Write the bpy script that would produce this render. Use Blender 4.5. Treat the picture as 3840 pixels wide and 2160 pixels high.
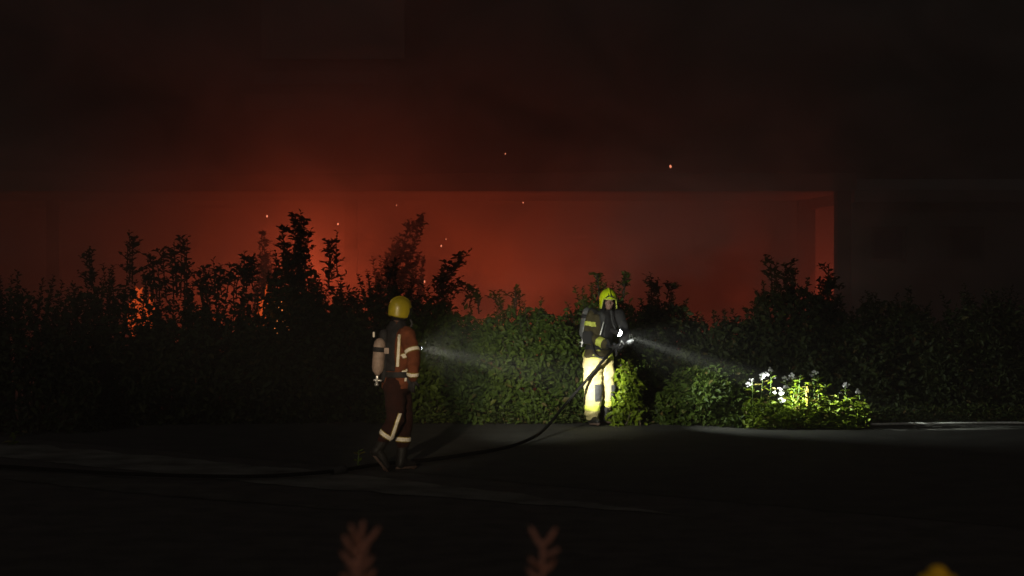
import bpy, bmesh, math, random
import numpy as np
from mathutils import Vector, Matrix, noise as mnoise

for o in list(bpy.data.objects):
    bpy.data.objects.remove(o)
SC = bpy.context.scene
COL = SC.collection
PI = math.pi
FPX = 7165.0          # focal length of the photograph in its own pixels
CAMZ = 2.3

def P(px, py, d):     # photograph pixel + distance -> world point
    return Vector(((px - 1920) / FPX * d, d, CAMZ - (py - 961) / FPX * d))

# ------------------------------------------------------------------ camera, world, lights
cam_d = bpy.data.cameras.new('camera'); cam = bpy.data.objects.new('camera', cam_d); COL.objects.link(cam)
cam.location = (0, 0, CAMZ)
cam.rotation_euler = (PI / 2 - math.atan(119 / FPX), 0, 0)
cam_d.sensor_width = 36.0
cam_d.lens = FPX / 3840 * 36.0
cam_d.clip_start = 0.1; cam_d.clip_end = 600
cam_d.dof.use_dof = True
cam_d.dof.focus_distance = 24.0
cam_d.dof.aperture_fstop = 2.9
SC.camera = cam

W = bpy.data.worlds.new('World'); SC.world = W; W.use_nodes = True
wn = W.node_tree
bg = wn.nodes['Background']
sky = wn.nodes.new('ShaderNodeTexSky')
sky.sky_type = 'NISHITA'; sky.sun_disc = False
sky.sun_elevation = math.radians(35); sky.sun_rotation = math.radians(200)
wn.links.new(sky.outputs[0], bg.inputs[0])
bg.inputs[1].default_value = 0.0009

def sun(strength):
    l = bpy.data.lights.new('moon_light', 'SUN'); o = bpy.data.objects.new('moon_light', l); COL.objects.link(o)
    l.energy = strength; l.angle = math.radians(0.5); l.color = (1, .93, .85)
    o.rotation_euler = (math.radians(55), 0, math.radians(-20))
sun(0.115)

def spot(name, loc, to, power, angle, blend, col, size=.03):
    l = bpy.data.lights.new(name, 'SPOT'); o = bpy.data.objects.new(name, l); COL.objects.link(o)
    l.energy = power; l.spot_size = math.radians(angle); l.spot_blend = blend; l.color = col; l.shadow_soft_size = size
    o.location = loc
    o.rotation_euler = (Vector(to) - Vector(loc)).to_track_quat('-Z', 'Y').to_euler()
    return o
def lamp(name, loc, power, col, size):
    l = bpy.data.lights.new(name, 'POINT'); o = bpy.data.objects.new(name, l); COL.objects.link(o)
    l.energy = power; l.color = col; l.shadow_soft_size = size; o.location = loc
    return o

# unseen fill lamps added behind the camera for left figure and near plants
spot('figure_fill_behind_camera', (-3.6, -4.0, 4.0), P(1515, 1420, 20.5), 12500, 5.4, 1, (1, .80, .55), .2)
lamp('verge_fill_behind_camera', (1.5, -1.0, 3.6), 90, (1, .62, .38), .3)

SC.view_settings.view_transform = 'Standard'
SC.view_settings.look = 'None'
SC.view_settings.exposure = 0
SC.view_settings.gamma = 1
SC.view_settings.use_curve_mapping = False
SC.cycles.use_denoising = True
SC.cycles.volume_bounces = 1
SC.cycles.max_bounces = 6
SC.cycles.volume_step_rate = 1.0
SC.cycles.volume_max_steps = 128
SC.cycles.sample_clamp_indirect = 4

# ------------------------------------------------------------------ materials
MATS = {}
def mat(name, col, rough=.8, var=.3, scale=8, bump=.0, bscale=60, metal=0, spec=.3, coat=0):
    if name in MATS: return MATS[name]
    m = bpy.data.materials.new(name); m.use_nodes = True; t = m.node_tree; n = t.nodes
    b = n['Principled BSDF']
    b.inputs['Roughness'].default_value = rough
    b.inputs['Metallic'].default_value = metal
    b.inputs['Specular IOR Level'].default_value = spec
    b.inputs['Coat Weight'].default_value = coat
    tc = n.new('ShaderNodeTexCoord')
    nz = n.new('ShaderNodeTexNoise'); nz.inputs['Scale'].default_value = scale; nz.inputs['Detail'].default_value = 6
    t.links.new(tc.outputs['Object'], nz.inputs['Vector'])
    cr = n.new('ShaderNodeValToRGB')
    cr.color_ramp.elements[0].position = .3; cr.color_ramp.elements[1].position = .72
    cr.color_ramp.elements[0].color = tuple(c * (1 - var) for c in col) + (1,)
    cr.color_ramp.elements[1].color = tuple(min(1, c * (1 + var)) for c in col) + (1,)
    t.links.new(nz.outputs['Fac'], cr.inputs[0]); t.links.new(cr.outputs[0], b.inputs['Base Color'])
    if bump:
        n2 = n.new('ShaderNodeTexNoise'); n2.inputs['Scale'].default_value = bscale; n2.inputs['Detail'].default_value = 4
        t.links.new(tc.outputs['Object'], n2.inputs['Vector'])
        bp = n.new('ShaderNodeBump'); bp.inputs['Strength'].default_value = bump; bp.inputs['Distance'].default_value = .02
        t.links.new(n2.outputs['Fac'], bp.inputs['Height']); t.links.new(bp.outputs[0], b.inputs['Normal'])
    MATS[name] = m
    return m

def leaf_mat(name, c0, c1, trans=.3, rough=.55):
    m = bpy.data.materials.new(name); m.use_nodes = True; t = m.node_tree; n = t.nodes
    b = n['Principled BSDF']; out = n['Material Output']
    b.inputs['Roughness'].default_value = rough; b.inputs['Specular IOR Level'].default_value = .22
    at = n.new('ShaderNodeAttribute'); at.attribute_name = 'tint'
    cr = n.new('ShaderNodeValToRGB')
    cr.color_ramp.elements[0].color = c0 + (1,); cr.color_ramp.elements[1].color = c1 + (1,)
    if 'leaf' in name:
        e = cr.color_ramp.elements[1]; e.position = .86
        b_ = cr.color_ramp.elements.new(.97); b_.color = (.13, .085, .03, 1)
    t.links.new(at.outputs['Fac'], cr.inputs[0]); t.links.new(cr.outputs[0], b.inputs['Base Color'])
    tr = n.new('ShaderNodeBsdfTranslucent'); t.links.new(cr.outputs[0], tr.inputs[0])
    mx = n.new('ShaderNodeMixShader'); mx.inputs[0].default_value = trans
    t.links.new(b.outputs[0], mx.inputs[1]); t.links.new(tr.outputs[0], mx.inputs[2]); t.links.new(mx.outputs[0], out.inputs[0])
    MATS[name] = m
    return m

def emit(name, col, s):
    m = bpy.data.materials.new(name); m.use_nodes = True; t = m.node_tree; n = t.nodes
    n.remove(n['Principled BSDF'])
    e = n.new('ShaderNodeEmission'); e.inputs[0].default_value = col + (1,); e.inputs[1].default_value = s
    t.links.new(e.outputs[0], n['Material Output'].inputs[0])
    MATS[name] = m
    return m

M_road = mat('asphalt', (.08, .075, .068), .9, .35, 3, .8, 90)
M_pave = mat('pavement', (.055, .053, .046), .9, .3, 2.5, .7, 70)
M_kerb = mat('worn_gravel', (.17, .167, .145), .9, .55, 2.2, .8, 70)
M_gut = mat('gutter_gravel', (.085, .083, .072), .9, .5, 3, .8, 70)
M_grassland = mat('verge_soil', (.05, .05, .03), .95, .4, 2, .8, 30)
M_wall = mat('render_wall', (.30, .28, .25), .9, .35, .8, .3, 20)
M_clad = mat('cladding', (.33, .30, .27), .75, .3, 1.5, .2, 30)
M_conc = mat('concrete', (.10, .095, .085), .9, .3, 1.2, .3, 25)
M_concdark = mat('dark_concrete', (.045, .04, .035), .95, .3, 2, .3, 25)  # darker concrete tone for the pillars at the right end
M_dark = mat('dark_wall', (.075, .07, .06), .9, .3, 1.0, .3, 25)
M_glass = mat('window_glass', (.02, .022, .025), .15, .2, 2, 0, 10, 0, .5)
M_frame = mat('window_frame', (.05, .047, .042), .6, .2, 4)
M_bark = mat('bark', (.07, .055, .04), .9, .35, 20, .5, 80)
M_char = mat('charred_wood', (.02, .018, .016), .95, .3, 15, .6, 60)
M_stem = mat('green_stem', (.10, .16, .035), .7, .3, 30)
M_leaf = leaf_mat('bush_leaf', (.030, .048, .012), (.095, .125, .028))
M_leafdark = leaf_mat('hedge_leaf', (.022, .032, .010), (.062, .078, .022))
M_bram = leaf_mat('bramble_leaf', (.034, .060, .009), (.10, .150, .019))
M_herb = leaf_mat('herb_leaf', (.085, .135, .007), (.20, .265, .013), .35)
M_petal = leaf_mat('white_petal', (.70, .70, .68), (.84, .82, .84), .3)
M_spike = mat('yellow_spike', (.45, .34, .06), .7, .3, 40)
M_pod = mat('red_pod', (.36, .19, .15), .8, .3, 60, .4, 150)
M_yel = mat('yellow_petal', (.75, .50, .02), .6, .15, 30)
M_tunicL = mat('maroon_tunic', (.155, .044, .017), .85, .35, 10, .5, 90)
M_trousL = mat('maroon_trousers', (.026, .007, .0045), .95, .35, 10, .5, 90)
M_tunicR = mat('gold_tunic', (.062, .050, .022), .85, .2, 10, .5, 90)
M_trousR = mat('gold_trousers', (.47, .40, .175), .85, .18, 9, .5, 90)
M_black = mat('black_webbing', (.022, .021, .022), .7, .3, 25, .3, 90)
M_knee = mat('knee_patch', (.055, .055, .055), .8, .3, 25, .4, 90)
M_rub = mat('boot_rubber', (.018, .017, .016), .5, .3, 20, .3, 60)
M_sole = mat('boot_sole', (.10, .065, .05), .7, .3, 30, .3, 60)
M_skin = mat('skin', (.27, .15, .115), .55, .12, 25)
M_strip = mat('reflective_tape', (.86, .80, .66), .45, .08, 40)
M_limet = mat('lime_tape', (.55, .60, .10), .6, .1, 40)
M_yelt = mat('yellow_tape', (.28, .20, .025), .6, .1, 40)
M_helL = mat('yellow_helmet', (.50, .40, .022), .35, .12, 20, 0, 10, 0, .5, .3)
M_helR = mat('lime_helmet', (.66, .84, .012), .35, .12, 20, 0, 10, 0, .5, .3)
M_cyl = mat('cylinder_composite', (.34, .25, .20), .5, .25, 30)
M_cylg = mat('cylinder_steel', (.12, .12, .118), .4, .2, 30)
M_metal = mat('bright_metal', (.62, .61, .58), .35, .15, 40, 0, 10, .7)
M_hose = mat('rubber_hose', (.007, .0068, .006), .95, .3, 40, .3, 120, 0, .05)
M_pale = mat('pale_line', (.72, .72, .68), .35, .2, 30)
M_visor = mat('dark_visor', (.012, .012, .013), .15, .1, 10, 0, 10, 0, .5)
M_eye = mat('eye_dark', (.03, .02, .016), .3, .1, 10)
M_lens = emit('torch_lens', (.93, 1, .97), 26)
M_flame = emit('flame', (1, .12, .022), .55)
M_flamehot = emit('flame_hot', (1, .28, .065), 1.2)
M_ember = emit('ember_glow', (1, .30, .15), 1.1)

# ------------------------------------------------------------------ helpers
def link_mesh(name, me, m=None, parent=None):
    o = bpy.data.objects.new(name, me); COL.objects.link(o)
    if m is not None and len(me.materials) == 0: me.materials.append(m)
    if parent is not None: o.parent = parent
    return o
def obj(name, bm, m, parent=None, smooth=False):
    me = bpy.data.meshes.new(name)
    bmesh.ops.recalc_face_normals(bm, faces=bm.faces)
    bm.to_mesh(me); bm.free()
    if smooth:
        me.polygons.foreach_set('use_smooth', [True] * len(me.polygons))
    return link_mesh(name, me, m, parent)
def tag(o, label=None, cat=None, group=None, kind=None):
    if label: o['label'] = label
    if cat: o['category'] = cat
    if group: o['group'] = group
    if kind: o['kind'] = kind
    return o
def empty(name, loc, label, cat, group=None):
    o = bpy.data.objects.new(name, None); COL.objects.link(o); o.location = loc; o.empty_display_size = .2
    return tag(o, label, cat, group)
def box(bm, lo, hi, bev=0):
    r = bmesh.ops.create_cube(bm, size=1)
    lo = Vector(lo); hi = Vector(hi); s = hi - lo; c = (hi + lo) / 2
    for v in r['verts']:
        v.co = Vector((v.co.x * s.x, v.co.y * s.y, v.co.z * s.z)) + c
    if bev:
        es = list({e for v in r['verts'] for e in v.link_edges})
        bmesh.ops.bevel(bm, geom=es, offset=bev, segments=2, affect='EDGES')
def frame_for(d):
    d = d.normalized()
    up = Vector((0, 0, 1)) if abs(d.z) < .95 else Vector((0, 1, 0))
    a = d.cross(up).normalized(); b = a.cross(d).normalized()
    return a, b
def rings_to_mesh(bm, rings, cap=True):
    vr = [[bm.verts.new(p) for p in r] for r in rings]
    n = len(vr[0])
    for i in range(len(vr) - 1):
        for j in range(n):
            bm.faces.new((vr[i][j], vr[i][(j + 1) % n], vr[i + 1][(j + 1) % n], vr[i + 1][j]))
    if cap:
        bm.faces.new(vr[0][::-1]); bm.faces.new(vr[-1])
def tube(bm, pts, rad, seg=12, round_ends=True):
    pts = [Vector(p) for p in pts]
    if not hasattr(rad, '__len__'): rad = [rad] * len(pts)
    rings = []
    a = b = None
    for i, p in enumerate(pts):
        d = (pts[min(i + 1, len(pts) - 1)] - pts[max(i - 1, 0)]).normalized()
        if a is None: a, b = frame_for(d)
        else:
            a = (a - d * a.dot(d)).normalized(); b = a.cross(d).normalized()
        mk = lambda c, r: [c + a * (r * math.cos(t * 2 * PI / seg)) + b * (r * math.sin(t * 2 * PI / seg)) for t in range(seg)]
        if i == 0 and round_ends:
            for q in (1.0, .7): rings.append(mk(p - d * rad[0] * q, rad[0] * max(.12, math.sqrt(1 - q * q))))
        rings.append(mk(p, rad[i]))
        if i == len(pts) - 1 and round_ends:
            for q in (.7, 1.0): rings.append(mk(p + d * rad[i] * q, rad[i] * max(.12, math.sqrt(1 - q * q))))
    rings_to_mesh(bm, rings)
def smooth_path(pts, n=8):      # Catmull-Rom
    pts = [Vector(p) for p in pts]; out = []
    for i in range(len(pts) - 1):
        p0 = pts[max(i - 1, 0)]; p1 = pts[i]; p2 = pts[i + 1]; p3 = pts[min(i + 2, len(pts) - 1)]
        for k in range(n):
            t = k / n
            out.append(.5 * ((2 * p1) + (p2 - p0) * t + (2 * p0 - 5 * p1 + 4 * p2 - p3) * t * t + (3 * p1 - p0 - 3 * p2 + p3) * t ** 3))
    out.append(pts[-1])
    return out
def ellipsoid(bm, c, ax, ay, az, rot=None, seg=20):
    r = bmesh.ops.create_uvsphere(bm, u_segments=seg, v_segments=seg // 2, radius=1)
    for v in r['verts']:
        p = Vector((v.co.x * ax, v.co.y * ay, v.co.z * az))
        if rot is not None: p = rot @ p
        v.co = p + Vector(c)
def blend_mesh(name, bm, voxel=.014, smooth=6, fold=0, fscale=.12, m=None, parent=None):
    """union of overlapping closed pieces as one continuous skin"""
    me = bpy.data.meshes.new(name + '_raw'); bmesh.ops.recalc_face_normals(bm, faces=bm.faces); bm.to_mesh(me); bm.free()
    o = bpy.data.objects.new(name, me); COL.objects.link(o)
    r = o.modifiers.new('r', 'REMESH'); r.mode = 'VOXEL'; r.voxel_size = voxel; r.use_smooth_shade = True
    s = o.modifiers.new('s', 'SMOOTH'); s.iterations = smooth; s.factor = .5
    dg = bpy.context.evaluated_depsgraph_get()
    me2 = bpy.data.meshes.new_from_object(o.evaluated_get(dg))
    bpy.data.objects.remove(o); bpy.data.meshes.remove(me)
    me2.name = name
    if fold:
        for v in me2.vertices:
            p = v.co
            k = mnoise.noise(Vector((p.x / fscale, p.y / fscale, p.z / (fscale * .55)))) + .5 * mnoise.noise(Vector((p.x * 2.3 / fscale + 7, p.y * 2.3 / fscale, p.z * 3.5 / fscale)))
            v.co = p + v.normal * (fold * k)
    me2.polygons.foreach_set('use_smooth', [True] * len(me2.polygons))
    return link_mesh(name, me2, m, parent)
def band(name, src, c, axis, half, m, parent, keep=None, off=.005):
    """a tape that follows the cloth of src between two planes"""
    bm = bmesh.new(); bm.from_mesh(src.data)
    c = Vector(c); axis = Vector(axis).normalized()
    for s in (1, -1):
        g = list(bm.verts) + list(bm.edges) + list(bm.faces)
        bmesh.ops.bisect_plane(bm, geom=g, plane_co=c + axis * (half * s), plane_no=axis * s, clear_outer=True)
    if keep:
        bad = [f for f in bm.faces if not keep(f.calc_center_median())]
        bmesh.ops.delete(bm, geom=bad, context='FACES')
    if not bm.faces:
        bm.free(); return None
    bm.normal_update()
    bot = {v: v.normal.copy() for v in bm.verts}
    for v, nn in bot.items(): v.co = v.co + nn * off
    r = bmesh.ops.extrude_face_region(bm, geom=list(bm.faces))
    for g in r['geom']:
        if isinstance(g, bmesh.types.BMVert): g.co = g.co - g.normal * (off * .9)
    return obj(name, bm, m, parent, True)

# leaves: vectorised
def leaf_arrays(org, dirv, nrm, L, wfac=.55, fold=.12):
    n = len(org)
    dirv = dirv / np.linalg.norm(dirv, axis=1, keepdims=True)
    side = np.cross(dirv, nrm); side /= (np.linalg.norm(side, axis=1, keepdims=True) + 1e-9)
    nn = np.cross(side, dirv)
    Lc = L[:, None]; w = Lc * wfac * .5
    V = np.empty((n, 6, 3))
    V[:, 0] = org
    V[:, 1] = org + dirv * Lc * .38 + side * w + nn * Lc * fold
    V[:, 2] = org + dirv * Lc * .72 + side * w * .62 + nn * Lc * fold * .5
    V[:, 3] = org + dirv * Lc - nn * Lc * .12
    V[:, 4] = org + dirv * Lc * .72 - side * w * .62 + nn * Lc * fold * .5
    V[:, 5] = org + dirv * Lc * .38 - side * w + nn * Lc * fold
    F = np.array([[0, 1, 2, 3], [0, 3, 4, 5]])
    faces = (F[None] + (np.arange(n) * 6)[:, None, None]).reshape(-1, 4)
    return V.reshape(-1, 3), faces
def leaves_mesh(name, org, dirv, nrm, L, m, parent, rng, wfac=.55, tint=None):
    V, F = leaf_arrays(org, dirv, nrm, L, wfac)
    me = bpy.data.meshes.new(name)
    me.vertices.add(len(V)); me.vertices.foreach_set('co', V.ravel())
    me.loops.add(F.size); me.loops.foreach_set('vertex_index', F.ravel().astype(np.int32))
    me.polygons.add(len(F)); me.polygons.foreach_set('loop_start', (np.arange(len(F)) * 4).astype(np.int32))
    me.update(calc_edges=True)
    a = me.attributes.new('tint', 'FLOAT', 'POINT')
    tv = rng.random(len(org)) if tint is None else tint
    a.data.foreach_set('value', np.repeat(tv, 6).astype(np.float32))
    return link_mesh(name, me, m, parent)

# ------------------------------------------------------------------ ground
KA = Vector((-15.97, 31.02, 0)); KB = Vector((9.01, 11.98, 0))   # camera-side edge of the paved strip
KD = (KB - KA).normalized(); KN = Vector((-KD.y, KD.x, 0))    # KN points to the hedge
if KN.y < 0: KN = -KN
def sheet(name, pts, z, m):
    bm = bmesh.new(); vs = [bm.verts.new((p[0], p[1], z)) for p in pts]; bm.faces.new(vs)
    return tag(obj(name, bm, m), kind='structure')
sheet('ground', [(-150, -40), (150, -40), (150, 200), (-150, 200)], -.14, M_grassland)
far = KA + KD * -60; near = KA + KD * 120
sheet('road', [far - KN * 14, near - KN * 14, near + KN * .5, far + KN * .5], -.008, M_road)
sheet('pavement', [far + KN * .5, near + KN * .5, near + KN * 80, far + KN * 80], -.004, M_pave)
# worn pale gravelly strips along the edge, ragged on both sides
def strip(name, a, b_, n0, n1, z, m, seed):
    bm = bmesh.new(); rows = []
    for i in range(241):
        p = KA + KD * (a + (b_ - a) * i / 240)
        w0 = n0 + .10 * mnoise.noise(Vector((i * .11, seed, 0))) + .05 * mnoise.noise(Vector((i * .5, seed, 3)))
        w1 = n1 + .16 * mnoise.noise(Vector((i * .09, seed, 9))) + .06 * mnoise.noise(Vector((i * .6, seed, 5)))
        tp = min(1, i / 40, (240 - i) / 90); mdn = (w0 + w1) / 2; w0 = mdn + (w0 - mdn) * tp; w1 = mdn + (w1 - mdn) * tp
        rows.append([bm.verts.new((q.x, q.y, z)) for q in (p + KN * w0, p + KN * w1)])
    for i in range(240): bm.faces.new((rows[i][0], rows[i + 1][0], rows[i + 1][1], rows[i][1]))
    tag(obj(name, bm, m), kind='structure')
strip('path', 11, 22.5, -1.15, 0, 0, M_kerb, 1)
strip('gutter', 12.5, 20, -2.5, -1.75, 0, M_gut, 2)
# grassy verge under the camera
bm = bmesh.new()
g = []
for iy in range(30):
    row = []
    for ix in range(40):
        x = -14 + ix * 28 / 39; y = -8 + iy * 16.5 / 29
        h = .72 * (1 - max(0, min(1, (y - 4.5) / 4.0)) ** 1.3) - .125
        h += .05 * mnoise.noise(Vector((x * .8, y * .8, 0))) if iy < 29 else 0
        row.append(bm.verts.new((x, y, h)))
    g.append(row)
for iy in range(29):
    for ix in range(39): bm.faces.new((g[iy][ix], g[iy][ix + 1], g[iy + 1][ix + 1], g[iy + 1][ix]))
tag(obj('verge', bm, M_grassland, None, True), kind='structure')

# ------------------------------------------------------------------ burning building behind the hedge
def bx(px, d): return (px - 1920) / FPX * d
YB, YF = 40.0, 34.0
bl = empty('building', (0, YB, 0), 'long smoke-filled building glowing red under its flat roof slab behind the bushes', 'building')
def part(name, lo, hi, m, parent=bl, bev=0):
    bm = bmesh.new(); off = Vector((0, YB, 0)) if parent is not None else Vector((0, 0, 0))
    box(bm, Vector(lo) - off, Vector(hi) - off, bev)
    return obj(name, bm, m, parent)
XL, XR = -22.0, bx(3190, YF)
xp0, xp1 = bx(3000, YF), bx(3058, YF)
xq0, xq1 = bx(3142, YF), bx(3190, YF)
ZS = CAMZ + (961 - 716) / FPX * YF
part('wall', (XL, YB, -.1), (XR + 1.26, YB + .3, ZS - .003), M_wall)
roof = part('roof', (XL, YF, ZS), (XR + .1, YB + .3, ZS + .32), M_conc, bl, .02)
part('pillar', (bx(2995, 39.2), 39.2, -.1), (bx(3058, 39.2), 39.5, ZS - .003), M_concdark, bl, .01)
part('pillar', (xq0, YF + .05, -.1), (xq1, YF + .45, ZS - .003), M_concdark, bl, .01)
for x in (-3.3, -9.4, -15.0):
    part('pillar', (x - .13, YB - .9, -.1), (x + .13, YB - .6, ZS - .003), M_conc, bl, .01)
part('side_wall', (XR + 1.06, YF + .46, -.1), (XR + 1.26, YB - .003, ZS - .003), M_wall)
# horizontal cladding boards on the back wall
for i in range(19):
    z = .9 + i * .135
    if z + .13 > ZS - .02: break
    part('cladding_board', (XL, YB - .035 - (i % 2) * .006, z), (bx(2960, YB), YB - .003, z + .118), M_clad)
# upper storey, set back from the slab edge
YU = 36.6
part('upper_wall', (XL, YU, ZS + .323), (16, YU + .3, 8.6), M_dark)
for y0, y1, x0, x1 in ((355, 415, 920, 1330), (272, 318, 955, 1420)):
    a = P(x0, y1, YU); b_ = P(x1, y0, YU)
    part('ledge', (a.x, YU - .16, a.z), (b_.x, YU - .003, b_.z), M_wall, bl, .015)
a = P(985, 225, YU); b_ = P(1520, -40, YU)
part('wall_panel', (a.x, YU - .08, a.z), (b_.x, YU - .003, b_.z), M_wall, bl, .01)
# lower wing to the right with dark windows
YW = 33.95
wing = empty('outbuilding', (bx(3500, YW), YW, 0), 'dark lower wing with unlit windows right of the glowing doorway', 'building')
wo = Vector((bx(3500, YW), YW, 0))
def wpart(name, lo, hi, m, parent=wing, bev=0):
    bm = bmesh.new(); box(bm, Vector(lo) - wo, Vector(hi) - wo, bev); return obj(name, bm, m, parent)
X0 = XR + .01
wins = [(P(3270, 985, YW), P(3400, 850, YW)), (P(3560, 985, YW), P(3690, 850, YW))]
zt = 3.25
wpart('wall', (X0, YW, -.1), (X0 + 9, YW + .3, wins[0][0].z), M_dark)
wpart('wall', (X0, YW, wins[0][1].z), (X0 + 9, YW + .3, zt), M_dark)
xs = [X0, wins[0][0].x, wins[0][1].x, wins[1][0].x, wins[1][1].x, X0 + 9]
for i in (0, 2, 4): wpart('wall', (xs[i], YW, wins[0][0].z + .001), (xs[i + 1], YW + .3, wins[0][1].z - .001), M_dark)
wpart('roof', (X0 + .002, YW - .25, zt + .002), (X0 + 9.2, YW + 5, zt + .22), M_conc, wing, .02)
for a, b_ in wins:
    bm = bmesh.new(); t = .06
    for lo, hi in (((a.x, a.z), (b_.x, a.z + t)), ((a.x, b_.z - t), (b_.x, b_.z)), ((a.x, a.z + t + .001), (a.x + t, b_.z - t - .001)), ((b_.x - t, a.z + t + .001), (b_.x, b_.z - t - .001))):
        box(bm, Vector((lo[0] + .002, YW + .08, lo[1] + .002)) - wo, Vector((hi[0] - .002, YW + .16, hi[1] - .002)) - wo)
    w = obj('window', bm, M_frame, wing)
    bm = bmesh.new(); box(bm, Vector((a.x + t, YW + .11, a.z + t)) - wo, Vector((b_.x - t, YW + .13, b_.z - t)) - wo); obj('pane', bm, M_glass, w)

# ------------------------------------------------------------------ fire
FIRE = (1, .118, .038)
def flame(px, d, z0, h, w, seed, label, hot=False):
    random.seed(seed)
    root = empty('fire', (bx(px, d), d, z0), label, 'fire', 'fires burning behind the bushes')
    for k in range(5):
        bm = bmesh.new()
        x = random.uniform(-w, w); y = random.uniform(-.15, .15); hh = h * random.uniform(.5, 1)
        pts = []; rad = []
        ph = random.uniform(0, 6)
        for i in range(9):
            t = i / 8
            pts.append((x + .16 * hh * math.sin(ph + t * 4) * t, y + .1 * hh * math.cos(ph + t * 3) * t, hh * t))
            rad.append(max(.004, .16 * hh * (math.sin(PI * min(1, .18 + t * .82)) ** .8) * (1 - .35 * t)))
        tube(bm, pts, rad, 10)
        obj('flame', bm, M_flamehot if hot else M_flame, root, True)
    return root
flame(542, 29.3, .95, .95, .07, 1, 'leftmost low fire glimpsed through the dark leaves', False)
flame(1046, 27.1, 1.2, .55, .09, 2, 'small bright fire below the tallest leafy shrub', True)
flame(1008, 28.3, 1.2, .75, .09, 4, 'small fire glimpsed behind the left side of the tallest shrub', False)
flame(860, 31.0, .2, 1.2, .5, 3, 'low fire in the gap left of the tallest shrub')
flame(1760, 36.5, 0, 1.3, .7, 5, 'broad fire under the roof slab behind the diagonal shoot')
flame(2120, 37.0, 0, 1.2, .6, 6, 'fire under the roof slab behind the torch-lit firefighter')
flame(3085, 38.5, 0, .9, .2, 7, 'fire inside the narrow doorway at the right end of the slab')
lamp('fire_glow', (bx(850, 38.5), 38.6, 1.4), 66, FIRE, .5)
lamp('fire_glow', (bx(1180, 32.5), 33.2, 2.1), 95, FIRE, .5)
lamp('fire_glow', (bx(1760, 36.5), 36.3, 1.2), 205, FIRE, .5)
lamp('fire_glow', (bx(1040, 33), 33.2, 1.9), 18, FIRE, .4)
lamp('fire_glow', (bx(2120, 37), 37.0, 1.2), 26, FIRE, .5)
lamp('fire_glow', (6.5, 38.6, .7), 165, (1, .11, .045), .25)

# ------------------------------------------------------------------ smoke and haze
def vol_box(name, lo, hi, build):
    bm = bmesh.new(); box(bm, lo, hi)
    m = bpy.data.materials.new(name); m.use_nodes = True; t = m.node_tree
    t.nodes.remove(t.nodes['Principled BSDF'])
    v = t.nodes.new('ShaderNodeVolumePrincipled')
    t.links.new(v.outputs[0], t.nodes['Material Output'].inputs['Volume'])
    build(t, v)
    m.cycles.volume_sampling = 'EQUIANGULAR'
    o = obj(name, bm, m); o['kind'] = 'stuff'
    return o
def haze_build(t, v):
    v.inputs['Color'].default_value = (.80, .78, .74, 1)
    v.inputs['Density'].default_value = .0055
    v.inputs['Anisotropy'].default_value = .25
vol_box('haze', (-155, -45, -1.2), (155, 205, 12), haze_build)
def smoke_build(t, v):
    n = t.nodes
    v.inputs['Color'].default_value = (.62, .58, .55, 1)
    v.inputs['Anisotropy'].default_value = .2
    tc = n.new('ShaderNodeTexCoord')
    mp = n.new('ShaderNodeMapping'); mp.inputs['Scale'].default_value = (.42, .35, .55); mp.inputs['Rotation'].default_value = (0, .35, 0)
    t.links.new(tc.outputs['Object'], mp.inputs[0])
    nz = n.new('ShaderNodeTexNoise'); nz.inputs['Scale'].default_value = 1.0; nz.inputs['Detail'].default_value = 4; nz.inputs['Roughness'].default_value = .55; nz.inputs['Distortion'].default_value = .8
    t.links.new(mp.outputs[0], nz.inputs['Vector'])
    mr = n.new('ShaderNodeMapRange'); mr.inputs[1].default_value = .44; mr.inputs[2].default_value = .66; mr.inputs[3].default_value = .115; mr.inputs[4].default_value = .60
    t.links.new(nz.outputs['Fac'], mr.inputs[0]); t.links.new(mr.outputs[0], v.inputs['Density'])
vol_box('smoke', (-14, 30.4, .02), (17, 35.8, 9.5), smoke_build)

# ------------------------------------------------------------------ embers
random.seed(11)
for px, py, d, s, lab in ((2514, 624, 28, .022, 'bright red ember highest on the right above the helmeted torch bearer'), (1002, 811, 28, .016, 'pale ember floating left of the tallest shrub tip'),
                          (1268, 840, 28, .014, 'ember floating right of the tallest shrub'), (1895, 577, 28, .010, 'faint highest ember near the middle of the smoke'),
                          (1962, 760, 28, .010, 'tiny ember in the brightest part of the glow'), (1655, 922, 28, .014, 'ember just left of the diagonal leafy shoot tip'),
                          (1673, 897, 28, .008, 'tiny ember just above another near the diagonal shoot'), (1487, 770, 28, .009, 'tiny ember under the smoke right of the tallest shrub'),
                          (1592, 1056, 28, .016, 'long ember low beside the foot of the diagonal shoot')):
    bm = bmesh.new(); bmesh.ops.create_icosphere(bm, subdivisions=1, radius=s)
    for v in bm.verts: v.co = Vector((v.co.x * random.uniform(.6, 1), v.co.y * .7, v.co.z * random.uniform(1, 1.5)))
    o = obj('ember', bm, M_ember); o.location = P(px, py, d)
    tag(o, lab, 'ember', 'embers drifting in the smoke')

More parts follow.
